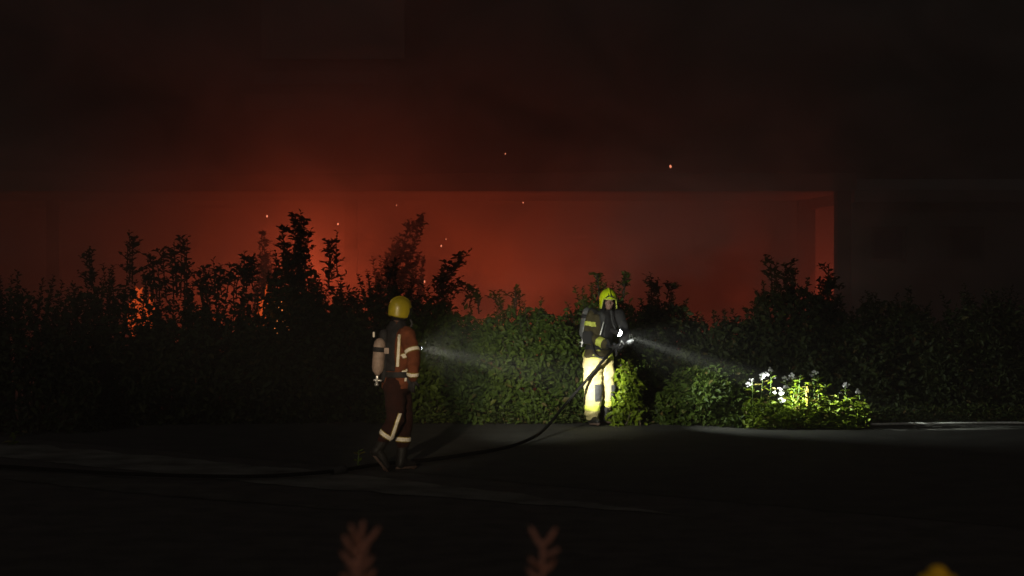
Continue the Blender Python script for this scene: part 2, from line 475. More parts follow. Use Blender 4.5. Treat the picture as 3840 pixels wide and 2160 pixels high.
# ------------------------------------------------------------------ bushes
def bush(name, px, d, w, top, label, seed, shoots=110, leaf=.085, fill=2600, depth=1.1, tips=(), mleaf=None, cat='bush', rise=.5, base_z=0, group='bushes along the hedge line', ymin=.0, veil=1.0):
    """px, w, top in photograph pixels; tips = extra leafy shoots as pixel points"""
    rng = np.random.default_rng(seed); random.seed(seed)
    cx = bx(px, d); hw = w / 2 / FPX * d; H = CAMZ - (top - 961) / FPX * d
    root = empty(name, (cx, d, base_z), label, cat, group)
    O, D, N, L = [], [], [], []
    sb = bmesh.new()
    paths = []
    for i in range(shoots):
        u = rng.uniform(-1, 1); prof = math.sqrt(max(0, 1 - abs(u) ** 2.6))
        tz = H * (prof * rng.uniform(rise, 1.0)); tz = max(tz, .25)
        b0 = np.array((u * hw * .45 + rng.normal(0, .1), rng.normal(0, .12), 0))
        tp = np.array((u * hw + rng.normal(0, .06), rng.uniform(-depth, depth) * .5 * math.sqrt(max(.1, 1 - u * u)), tz))
        mid = (b0 * .5 + tp * .5) + np.array((rng.normal(0, .1) - u * .05, rng.normal(0, .1), .18 * tz))
        paths.append((b0, mid, tp, .3))
    for (tx, ty), (fx, fy) in tips:
        tp = np.array(P(tx, ty, d)) - np.array((cx, d, 0)); b0 = np.array(P(fx, fy, d)) - np.array((cx, d, 0))
        mid = (b0 + tp) / 2 + np.array((0, rng.normal(0, .05), .04))
        for rep in range(3):
            j = rng.normal(0, .055, 3)
            paths.append((b0 + j, mid + j * .5, tp + j * np.array((1, 1, .3)) - np.array((0, 0, .09 * rep)), .02))
        ln0 = np.linalg.norm(tp - b0)
        for q in range(int(ln0 / .055)):
            t = rng.uniform(.05, .93); c0 = b0 + (tp - b0) * t; a_ = rng.uniform(0, 6.3); l_ = rng.uniform(.10, .24) * (1.1 - t * .8)
            e_ = c0 + np.array((math.cos(a_) * l_, math.sin(a_) * l_, l_ * rng.uniform(.2, 1.0)))
            paths.append((c0, (c0 + e_) / 2 + np.array((0, 0, .01)), e_, .15))
    for b0, mid, tp, t0 in paths:
        ln = np.linalg.norm(mid - b0) + np.linalg.norm(tp - mid)
        k = max(6, int(ln / (leaf * .42)))
        ts = np.linspace(t0, 1, k) + rng.uniform(-.01, .01, k)
        pts = (1 - ts)[:, None] ** 2 * b0 + 2 * ((1 - ts) * ts)[:, None] * mid + ts[:, None] ** 2 * tp
        tan = 2 * (1 - ts)[:, None] * (mid - b0) + 2 * ts[:, None] * (tp - mid); tan /= np.linalg.norm(tan, axis=1, keepdims=True)
        phi = np.arange(k) * 2.4 + rng.uniform(0, 6)
        rad = np.stack((np.cos(phi), np.sin(phi), rng.uniform(-.3, .5, k)), 1)
        dv = rad * .9 + tan * .55 + rng.normal(0, .15, (k, 3))
        O.append(pts); D.append(dv); N.append(np.tile((0, 0, 1.0), (k, 1)) + rad * -.3 + rng.normal(0, .45, (k, 3)))
        L.append(leaf * rng.uniform(.65, 1.25, k) * (1 - .35 * ts ** 4))
        tt = [0, .35, .7, 1.0]
        sp = [(1 - t) ** 2 * b0 + 2 * (1 - t) * t * mid + t * t * tp for t in tt]
        tube(sb, sp, [.011, .008, .006, .003], 4, False)
    if fill:
        # leaf layer on the outer surface of the bush, thickest on the face towards the road
        u = rng.uniform(-1, 1, fill); prof = np.sqrt(np.maximum(0, 1 - np.abs(u) ** 2.6))
        v = rng.uniform(.0, 1, fill) ** .9
        th = rng.uniform(-PI * .08, PI * .9, fill)
        z = H * .86 * prof * v
        yy = -np.sqrt(np.maximum(.02, 1 - v ** 2.5)) * depth * .5 * np.sqrt(np.maximum(.05, 1 - u * u * .8)) + rng.normal(0, .09, fill)
        pts = np.stack((u * hw + rng.normal(0, .05, fill), yy, np.maximum(z, ymin + .03) + rng.normal(0, .03, fill)), 1)
        lump = np.array([mnoise.noise(Vector((p[0] * 2.2 + seed, p[2] * 2.2, p[1]))) for p in pts])
        pts[:, 1] -= lump * .36
        dv = np.stack((rng.normal(0, .7, fill), -np.abs(rng.normal(.3, .3, fill)), rng.normal(-.25, .5, fill)), 1)
        O.append(pts); D.append(dv); N.append(np.stack((rng.normal(0, .5, fill), rng.normal(-.7, .4, fill), rng.normal(.7, .4, fill)), 1))
        L.append(leaf * rng.uniform(.4, 1.5, fill))
    O = np.concatenate(O); D = np.concatenate(D); N = np.concatenate(N); L = np.concatenate(L)
    tint = np.clip(rng.beta(1.5, 1.8, len(O)), 0, 1)
    f = leaves_mesh('foliage', O, D, N, L, mleaf or M_leaf, root, rng, rng.uniform(.5, .62), tint); f['kind'] = 'stuff'
    obj('stem', sb, M_bark, root)
    return root

B = bush
# front row from left to right, then the taller shrubs and those behind
B('bush', 60, 25.2, 640, 1010, 'dark bush filling the far left edge of the picture', 21, mleaf=M_leafdark)
B('bush', 420, 26.4, 560, 985, 'dark rounded bush second from the left edge', 22, mleaf=M_leafdark, tips=(((500, 865), (500, 1050)), ((330, 930), (340, 1080))))
B('shrub', 680, 27.4, 380, 1045, 'thin shrub with upright leafy spires at the left of the glow', 23, shoots=46, fill=500, mleaf=M_leafdark,
  tips=(((690, 885), (690, 1120)), ((640, 905), (650, 1120)), ((600, 930), (610, 1130)), ((560, 955), (575, 1130))), leaf=.10, group='shrubs against the fire')
B('shrub', 815, 27.5, 260, 1030, 'low open shrub silhouetted in the left orange gap', 24, shoots=34, fill=420, mleaf=M_leafdark,
  tips=(((812, 970), (815, 1110)), ((770, 1000), (790, 1120)), ((870, 985), (850, 1120)), ((740, 1010), (770, 1120))), leaf=.10, group='shrubs against the fire')
B('shrub', 925, 27.6, 130, 1010, 'small pointed shrub left of the tallest shrub', 25, shoots=26, fill=300, mleaf=M_leafdark,
  tips=(((922, 950), (925, 1080)), ((905, 975), (915, 1080)), ((940, 970), (935, 1080))), leaf=.10, group='shrubs against the fire')
B('shrub', 1095, 27.5, 250, 880, 'tallest leafy shrub standing dark against the red glow', 26, shoots=90, fill=1500, mleaf=M_leafdark,
  tips=(((1110, 790), (1105, 1000)), ((1135, 825), (1120, 1000)), ((1062, 850), (1080, 1000)), ((1150, 860), (1130, 1000))), leaf=.10, group='shrubs against the fire')
B('shrub', 1245, 27.9, 160, 985, 'narrow shrub with a single spire right of the tallest shrub', 27, shoots=40, fill=600, mleaf=M_leafdark,
  tips=(((1243, 875), (1245, 1060)),), leaf=.10, group='shrubs against the fire')
B('bush', 760, 26.6, 760, 1120, 'wide dark bush low under the left orange gap', 28, mleaf=M_leafdark, fill=3600)
B('bush', 1180, 26.8, 560, 1065, 'dark bush behind the firefighter in maroon on his left', 29, mleaf=M_leafdark, fill=3600)
B('bush', 1430, 27.9, 420, 985, 'tall dark bush above the yellow helmet of the maroon firefighter', 30, mleaf=M_leafdark, tips=(((1480, 960), (1450, 1060)),))
B('shrub', 1640, 27.6, 230, 1040, 'shrub with one long diagonal leafy shoot rising to the right', 31, shoots=50, fill=900,
  tips=(((1752, 935), (1640, 1090)), ((1660, 1015), (1640, 1090)), ((1720, 1050), (1690, 1120)), ((1775, 1075), (1740, 1130))), leaf=.10, group='shrubs against the fire')
B('bush', 1660, 26.9, 560, 1110, 'bush right of the maroon firefighter lit faintly by the beam', 32, fill=4200, mleaf=M_bram)
B('bush', 1960, 26.9, 500, 1098, 'broad green bush between the two firefighters', 33, fill=4600, mleaf=M_bram,
  tips=(((1790, 1085), (1800, 1140)), ((1850, 1095), (1860, 1150)), ((1935, 1070), (1935, 1140))))
B('bush', 2260, 27.4, 440, 1050, 'bush standing behind the firefighter in gold', 34, fill=4200, mleaf=M_bram,
  tips=(((2235, 1028), (2240, 1110)), ((2345, 1030), (2330, 1110))))
B('bush', 2346, 26.2, 80, 1325, 'torch-lit leafy bush touching the right leg of the gold trousers', 35, shoots=34, fill=620, mleaf=M_herb, depth=.45, leaf=.085)
B('bush', 2490, 27.9, 330, 1065, 'dark bush with a square top right of the lime helmet', 36, fill=3200, tips=(((2450, 1025), (2455, 1110)), ((2520, 1065), (2510, 1140))), mleaf=M_leafdark)
B('bush', 2672, 26.6, 420, 1345, 'rounded bramble mound right of the firefighter in gold', 37, fill=4200, mleaf=M_bram, depth=1.3)
B('bush', 2720, 27.8, 420, 1150, 'dark sagging bush behind the bramble mound', 38, fill=3200, mleaf=M_leafdark)
B('bush', 2960, 28.0, 440, 1000, 'big dark bush behind the white flowers', 39, fill=4200, mleaf=M_leafdark,
  tips=(((2885, 960), (2890, 1080)), ((2965, 970), (2960, 1080))))
B('shrub', 3095, 28.4, 190, 1060, 'shrub with a leafy tip standing in front of the glowing doorway', 40, shoots=60, fill=900, mleaf=M_leafdark,
  tips=(((3100, 988), (3095, 1100)), ((3130, 1040), (3110, 1110))), leaf=.10, group='shrubs against the fire')
B('bush', 3330, 27.9, 520, 1070, 'dark bush under the unlit window on the right', 41, fill=4200, mleaf=M_leafdark)
B('bush', 3700, 27.6, 560, 1060, 'dark bush at the far right edge of the picture', 42, fill=4200, mleaf=M_leafdark)
B('shrub', 992, 31.4, 70, 900, 'slim dark shrub half lost in smoke left of the tallest shrub', 43, shoots=30, fill=300, mleaf=M_leafdark, tips=(((980, 868), (1000, 1100)),), group='shrubs against the fire', leaf=.10)
B('shrub', 1500, 32.0, 260, 850, 'shrub veiled by smoke above the yellow helmet', 44, shoots=50, fill=500, mleaf=M_leafdark, tips=(((1590, 795), (1500, 1080)), ((1540, 825), (1480, 1060)), ((1490, 880), (1470, 1060))), group='shrubs against the fire', leaf=.10)

# ------------------------------------------------------------------ people
def hand_tubes(bm, wrist, d, n, side, curl, k=1.0, r=1.0):
    """palm, four unequal bent fingers and a thumb; d fingers, n palm side, side = thumb side"""
    w = Vector(wrist); d = Vector(d).normalized(); n = Vector(n); n = (n - d * n.dot(d)).normalized(); s = Vector(side); s = (s - d * s.dot(d) - n * s.dot(n)).normalized()
    for q in (-.026, -.009, .009, .026):
        tube(bm, [w, w + d * .05 * k + s * q * k * .9, w + d * .092 * k + s * q * k], [.017 * r, .016 * r, .0135 * r], 8)
    for q, ln in ((-.03, .062), (-.010, .078), (.010, .085), (.030, .076)):
        p = w + d * .09 * k + s * q * k; a = curl * .5; pts = [p]
        for f, c in ((.42, 1.0), (.33, 1.2), (.25, .9)):
            p = p + (d * math.cos(a) + n * math.sin(a)) * ln * f * k; pts.append(p); a += curl * c * .75
        tube(bm, pts, [.0125 * r, .012 * r, .011 * r, .0095 * r], 8)
    p = w + d * .022 * k + s * .03 * k
    tube(bm, [p, p + (s * .75 + d * .6 + n * .3).normalized() * .036 * k, p + (s * .6 + d * .7 + n * .7).normalized() * .068 * k], [.0145 * r, .0135 * r, .011 * r], 8)

def loft(bm, rings, f, s, seg=24):
    out = []
    for (c, a, b_) in rings:
        c = Vector(c)
        out.append([c + s * (a * math.cos(t * 2 * PI / seg)) + f * (b_ * math.sin(t * 2 * PI / seg)) for t in range(seg)])
    rings_to_mesh(bm, out)

def helmet(parent, c, fwd, tilt, m, mtrim, sc=1.0):
    """full-cover fire helmet: shell with face opening, comb, rim, badge, liner and visor"""
    f = Vector(fwd).normalized(); s = Vector((0, 0, 1)).cross(f).normalized(); u = f.cross(s).normalized()
    R = Matrix((f, s, u)).transposed()
    R = R @ Matrix.Rotation(tilt, 3, 'Y')
    c = Vector(c)
    A, Bx, Cz = .150 * sc, .122 * sc, .138 * sc
    def low(ph):    # lower edge (z) of the shell by azimuth, 0 = front
        a = abs(ph)
        t = max(0, min(1, (a - .72) / .35)); t = t * t * (3 - 2 * t)
        back = max(0, min(1, (a - 1.9) / .9))
        return (.012 + (-.125 - .012) * t + .018 * back) * sc
    NS, NV = 48, 18
    def shell(k, z0=0):
        rows = []
        for j in range(NV + 1):
            row = []
            for i in range(NS):
                ph = -PI + 2 * PI * i / NS
                zl = low(ph); t = j / NV
                z = Cz * (1 - t) + (zl + z0) * t if j else Cz * .9995
                z = Cz * math.cos(t * math.acos(max(-.99, min(.99, max(zl, 0) / Cz)))) if zl >= 0 else z
                if zl < 0:
                    zz = t * (PI / 2 + (-zl) / Cz * .9)
                    z = Cz * math.cos(zz) if zz < PI / 2 else -(zz - PI / 2) * Cz / .9
                rr = math.sqrt(max(0, 1 - (z / Cz) ** 2)) if z > 0 else 1 - .05 * (z / Cz) ** 2
                x = A * rr * math.cos(ph); y = Bx * rr * math.sin(ph)
                if z < .055 * sc and abs(ph) < .8: x *= 1 + .10 * (1 - abs(ph) / .8) * (1 - z / (.055 * sc)) if z > 0 else 1.1
                row.append(Vector((x * k, y * k, z * k)))
            rows.append(row)
        return rows
    bm = bmesh.new()
    outer = shell(1.0); inner = shell(.93)
    rings = outer + inner[::-1]
    rings_to_mesh(bm, [[c + R @ p for p in r] for r in rings])
    sh = obj('helmet', bm, m, parent, True)
    # comb along the crown
    bm = bmesh.new(); pts = []
    for i in range(15):
        t = -.35 + i / 14 * 2.4
        pts.append(c + R @ Vector((A * 1.005 * math.sin(-t + .9), 0, Cz * 1.005 * math.cos(-t + .9))))
    tube(bm, pts, [.004] + [.013 * sc] * 13 + [.004], 8)
    obj('comb', bm, m, sh, True)
    # light rim around the face opening
    bm = bmesh.new(); pts = []
    for i in range(25):
        ph = -1.25 + 2.5 * i / 24
        zl = low(ph); rr = math.sqrt(max(0, 1 - (zl / Cz) ** 2)) if zl > 0 else 1 - .05 * (zl / Cz) ** 2
        kx = 1.10 if abs(ph) < .6 else 1 + .1 * max(0, 1 - (abs(ph) - .6) / .3)
        pts.append(c + R @ Vector((A * rr * math.cos(ph) * kx * 1.01, Bx * rr * math.sin(ph) * 1.02, zl)))
    tube(bm, pts, .0085 * sc, 8)
    obj('rim', bm, mtrim, sh, True)
    # dark badge on the brow: low wide plate with a tall middle
    prof = [(-.062, 0), (.062, 0), (.052, .014), (.026, .026), (.018, .054), (0, .062), (-.018, .054), (-.026, .026), (-.052, .014)]
    bm = bmesh.new(); fr = []; bk = []
    for y, z in prof:
        zz = z + .03; x = A * math.sqrt(max(.1, 1 - (zz / Cz) ** 2 - (y / Bx) ** 2 * .9))
        fr.append(bm.verts.new(c + R @ Vector((x * 1.07 + .004, y * sc, zz * sc)))); bk.append(bm.verts.new(c + R @ Vector((x * .97, y * sc, zz * sc))))
    bm.faces.new(fr); bm.faces.new(bk[::-1])
    for i in range(len(fr)): bm.faces.new((fr[i], fr[(i + 1) % len(fr)], bk[(i + 1) % len(fr)], bk[i]))
    obj('badge', bm, M_black, sh)
    # liner and neck curtain
    bm = bmesh.new()
    rows = []
    for z, k in ((.03, .90), (-.04, .90), (-.11, .88), (-.16, .80)):
        row = []
        for i in range(29):
            ph = .62 + (2 * PI - 1.24) * i / 28
            row.append((A * k * math.cos(ph), Bx * k * math.sin(ph), z))
        rows.append(row)
    vr = [[bm.verts.new(c + R @ Vector(p) * sc) for p in r] for r in rows]
    for j in range(3):
        for i in range(28): bm.faces.new((vr[j][i], vr[j][i + 1], vr[j + 1][i + 1], vr[j + 1][i]))
    bmesh.ops.solidify(bm, geom=list(bm.faces), thickness=.008)
    obj('neck_curtain', bm, M_black, sh)
    return sh, R

def head_tubes(bm, c, R, k=1.0):
    c = Vector(c)
    ellipsoid(bm, c, .098 * k, .078 * k, .118 * k, R)
    ellipsoid(bm, c + R @ Vector((.022, 0, -.062)), .072 * k, .062 * k, .062 * k, R)       # jaw
    ellipsoid(bm, c + R @ Vector((.062, 0, -.098)), .026, .028, .02, R)                  # chin
    tube(bm, [c + R @ Vector((.088, 0, .012)), c + R @ Vector((.112, 0, -.03))], [.011, .016], 8)  # nose
    tube(bm, [c + R @ Vector((.082, -.03, -.066)), c + R @ Vector((.093, 0, -.064)), c + R @ Vector((.082, .03, -.066))], [.007, .010, .007], 8)  # lips
    for q in (-1, 1):
        tube(bm, [c + R @ Vector((.080, q * .05, .028)), c + R @ Vector((.094, q * .02, .024))], .011, 8)     # brow
        ellipsoid(bm, c + R @ Vector((.066, q * .042, -.03)), .028, .024, .024, R)          # cheek
        ellipsoid(bm, c + R @ Vector((-.005, q * .08, -.01)), .02, .012, .034, R)           # ear

def lerp(a, b, t): return Vector(a).lerp(Vector(b), t)
def cylinder_set(parent, top, bot, r, m, back):
    top = Vector(top); bot = Vector(bot); ax = (bot - top).normalized()
    bm = bmesh.new()
    a, b_ = frame_for(ax); L_ = (bot - top).length
    prof = [(0, .02), (.012, r * .55), (.04, r * .88), (.08, r), (L_ - .09, r), (L_ - .05, r * .86), (L_ - .02, r * .5), (L_, r * .30)]
    rings_to_mesh(bm, [[top + ax * z + a * (q * math.cos(t * PI / 10)) + b_ * (q * math.sin(t * PI / 10)) for t in range(20)] for z, q in prof])
    cy = obj('air_cylinder', bm, m, parent, True)
    bm = bmesh.new(); tube(bm, [bot - ax * .01, bot + ax * .075], [.02, .017], 10); tube(bm, [bot + ax * .05 - a * .03, bot + ax * .05 + a * .045], [.012, .012], 8)
    tube(bm, [bot + ax * .085, bot + ax * .11], [.024, .022], 10, False)
    obj('valve', bm, M_metal, cy, True)
    bm = bmesh.new(); z = .30 * L_
    rings_to_mesh(bm, [[top + ax * (z + dz) + a * (q * math.cos(t * PI / 10)) + b_ * (q * math.sin(t * PI / 10)) for t in range(20)] for dz, q in ((-.026, r * .9), (-.025, r + .006), (.025, r + .006), (.026, r * .9))])
    obj('strap', bm, M_black, cy, True)
    return cy, ax

def person(base, label, J, mt, mtr, fwd, headfwd, htilt, helm, mtrim, cyl):
    """J: joints in metres relative to the base (x right in the picture, y away, z up)"""
    root = empty('person', base, label, 'person', 'firefighters')
    f = Vector(fwd).normalized(); s = Vector((0, 0, 1)).cross(f).normalized()
    V = lambda k: Vector(J[k])
    hf = Vector(headfwd).normalized(); hs = Vector((0, 0, 1)).cross(hf).normalized(); hu = hf.cross(hs).normalized()
    HR = Matrix((hf, hs, hu)).transposed() @ Matrix.Rotation(htilt, 3, 'Y')
    # --- continuous body
    bm = bmesh.new()
    head_tubes(bm, V('head'), HR)
    tube(bm, [V('head') - HR @ Vector((.02, 0, .07)), V('neck') - Vector((0, 0, .05))], [.055, .062], 12)
    loft(bm, [(V('neck'), .07, .06), (V('chest') + Vector((0, 0, .10)), .17, .095), (V('chest'), .165, .11), (V('waist'), .135, .095), (V('hip'), .155, .11), (V('hip') - Vector((0, 0, .08)), .12, .09)], f, s)
    for a in 'RL':
        tube(bm, [V('sh' + a), V('el' + a), V('wr' + a)], [.052, .042, .030], 12)
        tube(bm, [V('hp' + a), lerp(V('hp' + a), V('kn' + a), .5), V('kn' + a), lerp(V('kn' + a), V('an' + a), .35), V('an' + a)], [.082, .072, .055, .055, .04], 12)
        tube(bm, [V('an' + a), V('to' + a)], [.04, .03], 10)
        h = J['hand' + a]; hand_tubes(bm, V('wr' + a), *h[:4], 1.0, .82)
    body = blend_mesh('body', bm, .0085, 3, m=M_skin, parent=root)
    for q in (-1, 1):
        bm = bmesh.new(); ellipsoid(bm, V('head') + HR @ Vector((.088, q * .032, .006)), .006, .013, .007, HR, 10); obj('eye', bm, M_eye, root, True)
    # --- tunic
    bm = bmesh.new()
    loft(bm, [(V('neck') + Vector((0, 0, .035)), .075, .075), (V('neck') - Vector((0, 0, .01)), .10, .09), (V('chest') + Vector((0, 0, .13)), .195, .12), (V('chest'), .205, .145), (V('waist') + Vector((0, 0, .05)), .19, .14),
              (V('waist'), .185, .14), (V('hip'), .20, .15), (V('hem'), .205, .155)], f, s)
    for a in 'RL':
        e = V('el' + a)
        tube(bm, [V('sh' + a), lerp(V('sh' + a), e, .5), e, lerp(e, V('wr' + a), .5), lerp(e, V('wr' + a), .93)], [.088, .082, .074, .068, .060], 16)
    jk = blend_mesh('jacket', bm, .012, 5, .010, .13, mt, root)
    # --- trousers
    bm = bmesh.new()
    loft(bm, [(V('waist'), .165, .12), (V('hip'), .185, .135), (V('hip') - Vector((0, 0, .10)), .17, .125), (V('hip') - Vector((0, 0, .16)), .12, .1)], f, s)
    for a in 'RL':
        kn = V('kn' + a); an = V('an' + a); hm = lerp(kn, an, J.get('hemT' + a, .72))
        tube(bm, [V('hp' + a), lerp(V('hp' + a), kn, .45), kn, lerp(kn, hm, .5), hm], J['trR' + a], 18)
    tr = blend_mesh('trousers', bm, .012, 5, J.get('fold', .011), .12, mtr, root)
    # --- boots
    for a in 'RL':
        an = V('an' + a); to = V('to' + a); kn = V('kn' + a)
        bm = bmesh.new(); dr = (to - an); heel = J['heel' + a]
        fd = (Vector(to) - Vector(heel)).normalized(); nup = (an - heel); nup = (nup - fd * nup.dot(fd)).normalized()
        tube(bm, [lerp(an, kn, .45), an + nup * .02, lerp(heel, an, .45)], [.066, .060, .056], 14)
        tube(bm, [heel + nup * .035, lerp(heel, to, .5) + nup * .042, to + nup * .030], [.044, .047, .040], 14)
        tube(bm, [an, lerp(heel, to, .6) + nup * .05], [.055, .046], 12)
        bt = blend_mesh('boot', bm, .010, 4, m=M_rub, parent=root)
        bm = bmesh.new(); sv = fd.cross(nup).normalized(); pts = []
        for i in range(20):
            t = i * 2 * PI / 20
            pts.append(lerp(heel, to, .5) + fd * ((to - heel).length / 2 + .048) * math.cos(t) + sv * (.046 + .006 * math.cos(t)) * math.sin(t))
        rings_to_mesh(bm, [[p - nup * .012 for p in pts], [p + nup * .012 for p in pts]])
        obj('sole', bm, M_sole, bt)
    # --- gloves
    for a in 'RL':
        h = J['hand' + a]
        bm = bmesh.new(); hand_tubes(bm, V('wr' + a), *h[:4], 1.04, 1.12)
        tube(bm, [lerp(V('el' + a), V('wr' + a), .82), V('wr' + a) + Vector(h[0]).normalized() * .02], [.044, .036], 12)
        blend_mesh('glove', bm, .0075, 2, m=M_black, parent=root)
    sh, R = helmet(root, V('head') + HR @ Vector((-.008, 0, .022)), headfwd, htilt, helm, mtrim, J.get('hk', 1.0))
    if J.get('visor'):
        rows = []
        for z, k in ((.012, 1.0), (-.03, 1.03), (-.085, .98)):
            rows.append([V('head') + R @ (Vector((.150 * k * math.cos(p) - .008, .122 * k * math.sin(p), z + .02)) * J['hk']) for p in [-.95 + 1.9 * q / 14 for q in range(15)]])
        bm = bmesh.new(); vr = [[bm.verts.new(p) for p in r] for r in rows]
        for j in range(2):
            for i in range(14): bm.faces.new((vr[j][i], vr[j][i + 1], vr[j + 1][i + 1], vr[j + 1][i]))
        bmesh.ops.solidify(bm, geom=list(bm.faces), thickness=.006)
        obj('visor', bm, M_visor, sh, True)
    return root, body, jk, tr, f, s

# ---- left: firefighter in maroon, walking away to the right, seen from behind his right shoulder
baseL = Vector((bx(1490, 20.5), 20.5, 0))
kL = 349.5
def JL(px, py, w=0): return Vector(((px - 1490) / kL, w, (1770 - py) / kL))
L = dict(head=JL(1502, 1168, 0), neck=JL(1492, 1222, .0), chest=JL(1490, 1300, .0), waist=JL(1486, 1395, .0), hip=JL(1488, 1432, 0), hem=JL(1489, 1462, 0),
         shR=JL(1528, 1256, -.16), elR=JL(1556, 1335, -.25), wrR=JL(1553, 1420, -.20),
         shL=JL(1475, 1250, .18), elL=JL(1520, 1335, .30), wrL=JL(1518, 1338, .22),
         hpR=JL(1480, 1450, -.09), knR=JL(1486, 1578, -.13), anR=JL(1418, 1686, -.10), toR=JL(1446, 1760, -.09), heelR=JL(1402, 1706, -.10),
         hpL=JL(1496, 1450, .09), knL=JL(1512, 1590, .10), anL=JL(1503, 1738, .10), toL=JL(1545, 1764, .17), heelL=JL(1496, 1764, .08),
         handR=(Vector((-.25, .1, -1)), Vector((.5, .9, 0)), Vector((.9, .35, 0)), .7), handL=(Vector((1, -.1, .05)), Vector((0, -1, .3)), Vector((0, .1, 1)), 1.2),
         trRR=[.118, .110, .098, .088, .078], trRL=[.118, .115, .100, .090, .086], hemTR=.62, hemTL=.52, hk=.86, visor=True)
fwdL = Vector((.83, .56, 0))
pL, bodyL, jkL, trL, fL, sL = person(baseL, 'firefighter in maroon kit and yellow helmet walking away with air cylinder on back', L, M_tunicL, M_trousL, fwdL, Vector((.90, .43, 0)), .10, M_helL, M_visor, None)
near_pt = lambda a, b, r: (lambda c: (c - Vector(a)).length < r)
def armband(jk, a, b, t, half, parent, keep_r=.13, mm=None, edge=None):
    c = Vector(a).lerp(Vector(b), t); ax = Vector(b) - Vector(a)
    o = band('reflective_strip', jk, c, ax, half, mm or M_strip, parent, near_pt(c, c, keep_r))
    if edge:
        e = band('yellow_strip', jk, c, ax, half * 1.45, edge, parent, near_pt(c, c, keep_r), .0035)
    return o
armband(jkL, L['shR'], L['elR'], .78, .018, pL, .14, None, M_yelt)
armband(jkL, L['elR'], L['wrR'], .80, .018, pL, .13, None, M_yelt)
armband(jkL, L['elL'], L['wrL'], .6, .02, pL, .13)
# upright tape down the right side of the tunic
def vtape(jk, a, b, half, parent, m, facing, edge=None, off=.006):
    a = Vector(a); b = Vector(b); ax = (b - a).normalized(); fc = Vector(facing).normalized()
    sd = ax.cross(fc).normalized()
    k = lambda c: (c - a).dot(ax) > 0 and (c - b).dot(ax) < 0 and (c - a.lerp(b, .5)).dot(fc) > .0
    if edge: band('yellow_strip', jk, (a + b) / 2, sd, half * 1.45, edge, parent, k, off * .6)
    return band('reflective_strip', jk, (a + b) / 2, sd, half, m, parent, k, off)
vtape(jkL, JL(1502, 1256, -.1), JL(1494, 1376, -.1), .014, pL, M_strip, (0, -1, 0), M_yelt)
vtape(jkL, JL(1527, 1388, -.1), JL(1523, 1432, -.1), .010, pL, M_strip, (0, -1, 0))
# trouser tapes
armband(trL, L['knR'], L['anR'], .50, .020, pL, .15, None, M_yelt)
armband(trL, L['knL'], L['anL'], .44, .020, pL, .15, None, M_yelt)
vtape(trL, JL(1504, 1550, -.1), JL(1468, 1655, -.1), .015, pL, M_strip, (0, -1, 0), M_yelt)
# breathing apparatus
cyL, axL = cylinder_set(pL, JL(1428, 1272, -.10), JL(1417, 1412, -.10), .066, M_cyl, None)
bm = bmesh.new(); tube(bm, [JL(1440, 1255, -.06), JL(1440, 1340, -.06), JL(1443, 1425, -.05)], [.05, .055, .045], 12)
obj('backplate', bm, M_black, pL, True)
bm = bmesh.new(); box(bm, JL(1444, 1329, -.175), JL(1462, 1307, -.15), .004); obj('buckle', bm, M_cyl, cyL)
bm = bmesh.new(); box(bm, JL(1401, 1268, -.13), JL(1408, 1248, -.115), .003); obj('reflective_strip', bm, M_strip, cyL)
# harness: shoulder straps and waist belt cut from the tunic surface
band('belt', jkL, JL(1488, 1408), (0, 0, 1), .03, M_black, pL, lambda c: (Vector((c.x, c.y, 0)) - Vector((L['waist'].x, L['waist'].y, 0))).length < .22, .009)
band('shoulder_strap', jkL, Vector(L['chest']) - sL * .10, sL, .028, M_black, pL, lambda c: c.z > L['waist'].z, .009)
band('shoulder_strap', jkL, Vector(L['chest']) + sL * .10, sL, .028, M_black, pL, lambda c: c.z > L['waist'].z, .009)
band('harness_pad', jkL, Vector(L['chest']), sL, .13, M_black, pL, lambda c: (c - Vector(L['chest'])).dot(fL) < -.05 and c.z > L['waist'].z, .006)
# pouch at the hip, face mask hung at the front
bm = bmesh.new(); box(bm, JL(1530, 1440, -.21), JL(1548, 1395, -.13), .01); obj('pouch', bm, M_black, pL)
bm = bmesh.new(); tube(bm, smooth_path([JL(1540, 1205, -.02), JL(1545, 1222, -.03), JL(1532, 1245, -.04)], 5), .012, 8); obj('breathing_tube', bm, M_knee, pL, True)

# ---- right: firefighter in gold, standing, facing the viewer
baseR = Vector((bx(2220, 26.0), 26.0, 0))
kR = FPX / 26.0
def JR(px, py, w=0): return Vector(((px - 2220) / kR, w, (1600 - py) / kR))
Rj = dict(head=JR(2281, 1131, -.05), neck=JR(2276, 1172, .0), chest=JR(2268, 1222, .0), waist=JR(2248, 1300, .0), hip=JR(2240, 1328, 0), hem=JR(2238, 1345, 0),
          shR=JR(2226, 1187, .02), elR=JR(2203, 1264, -.06), wrR=JR(2270, 1296, -.27),
          shL=JR(2318, 1186, -.03), elL=JR(2347, 1250, -.10), wrL=JR(2336, 1290, -.30),
          hpR=JR(2224, 1340, -.02), knR=JR(2222, 1468, -.06), anR=JR(2221, 1575, -.02), toR=JR(2240, 1590, -.20), heelR=JR(2216, 1595, .04),
          hpL=JR(2266, 1340, .05), knL=JR(2284, 1462, .06), anL=JR(2274, 1572, .18), toL=JR(2302, 1588, .06), heelL=JR(2270, 1592, .22),
          handR=(Vector((.8, -.3, -.2)), Vector((0, -.3, 1)), Vector((0, -1, .1)), 1.25), handL=(Vector((-.3, -.5, -.6)), Vector((-.8, .2, .4)), Vector((.3, -.9, .3)), 1.2),
          trRR=[.138, .135, .122, .115, .104], trRL=[.125, .105, .085, .075, .068], hemTR=.84, hemTL=.60, fold=.018)
fwdR = Vector((.60, -.80, 0))
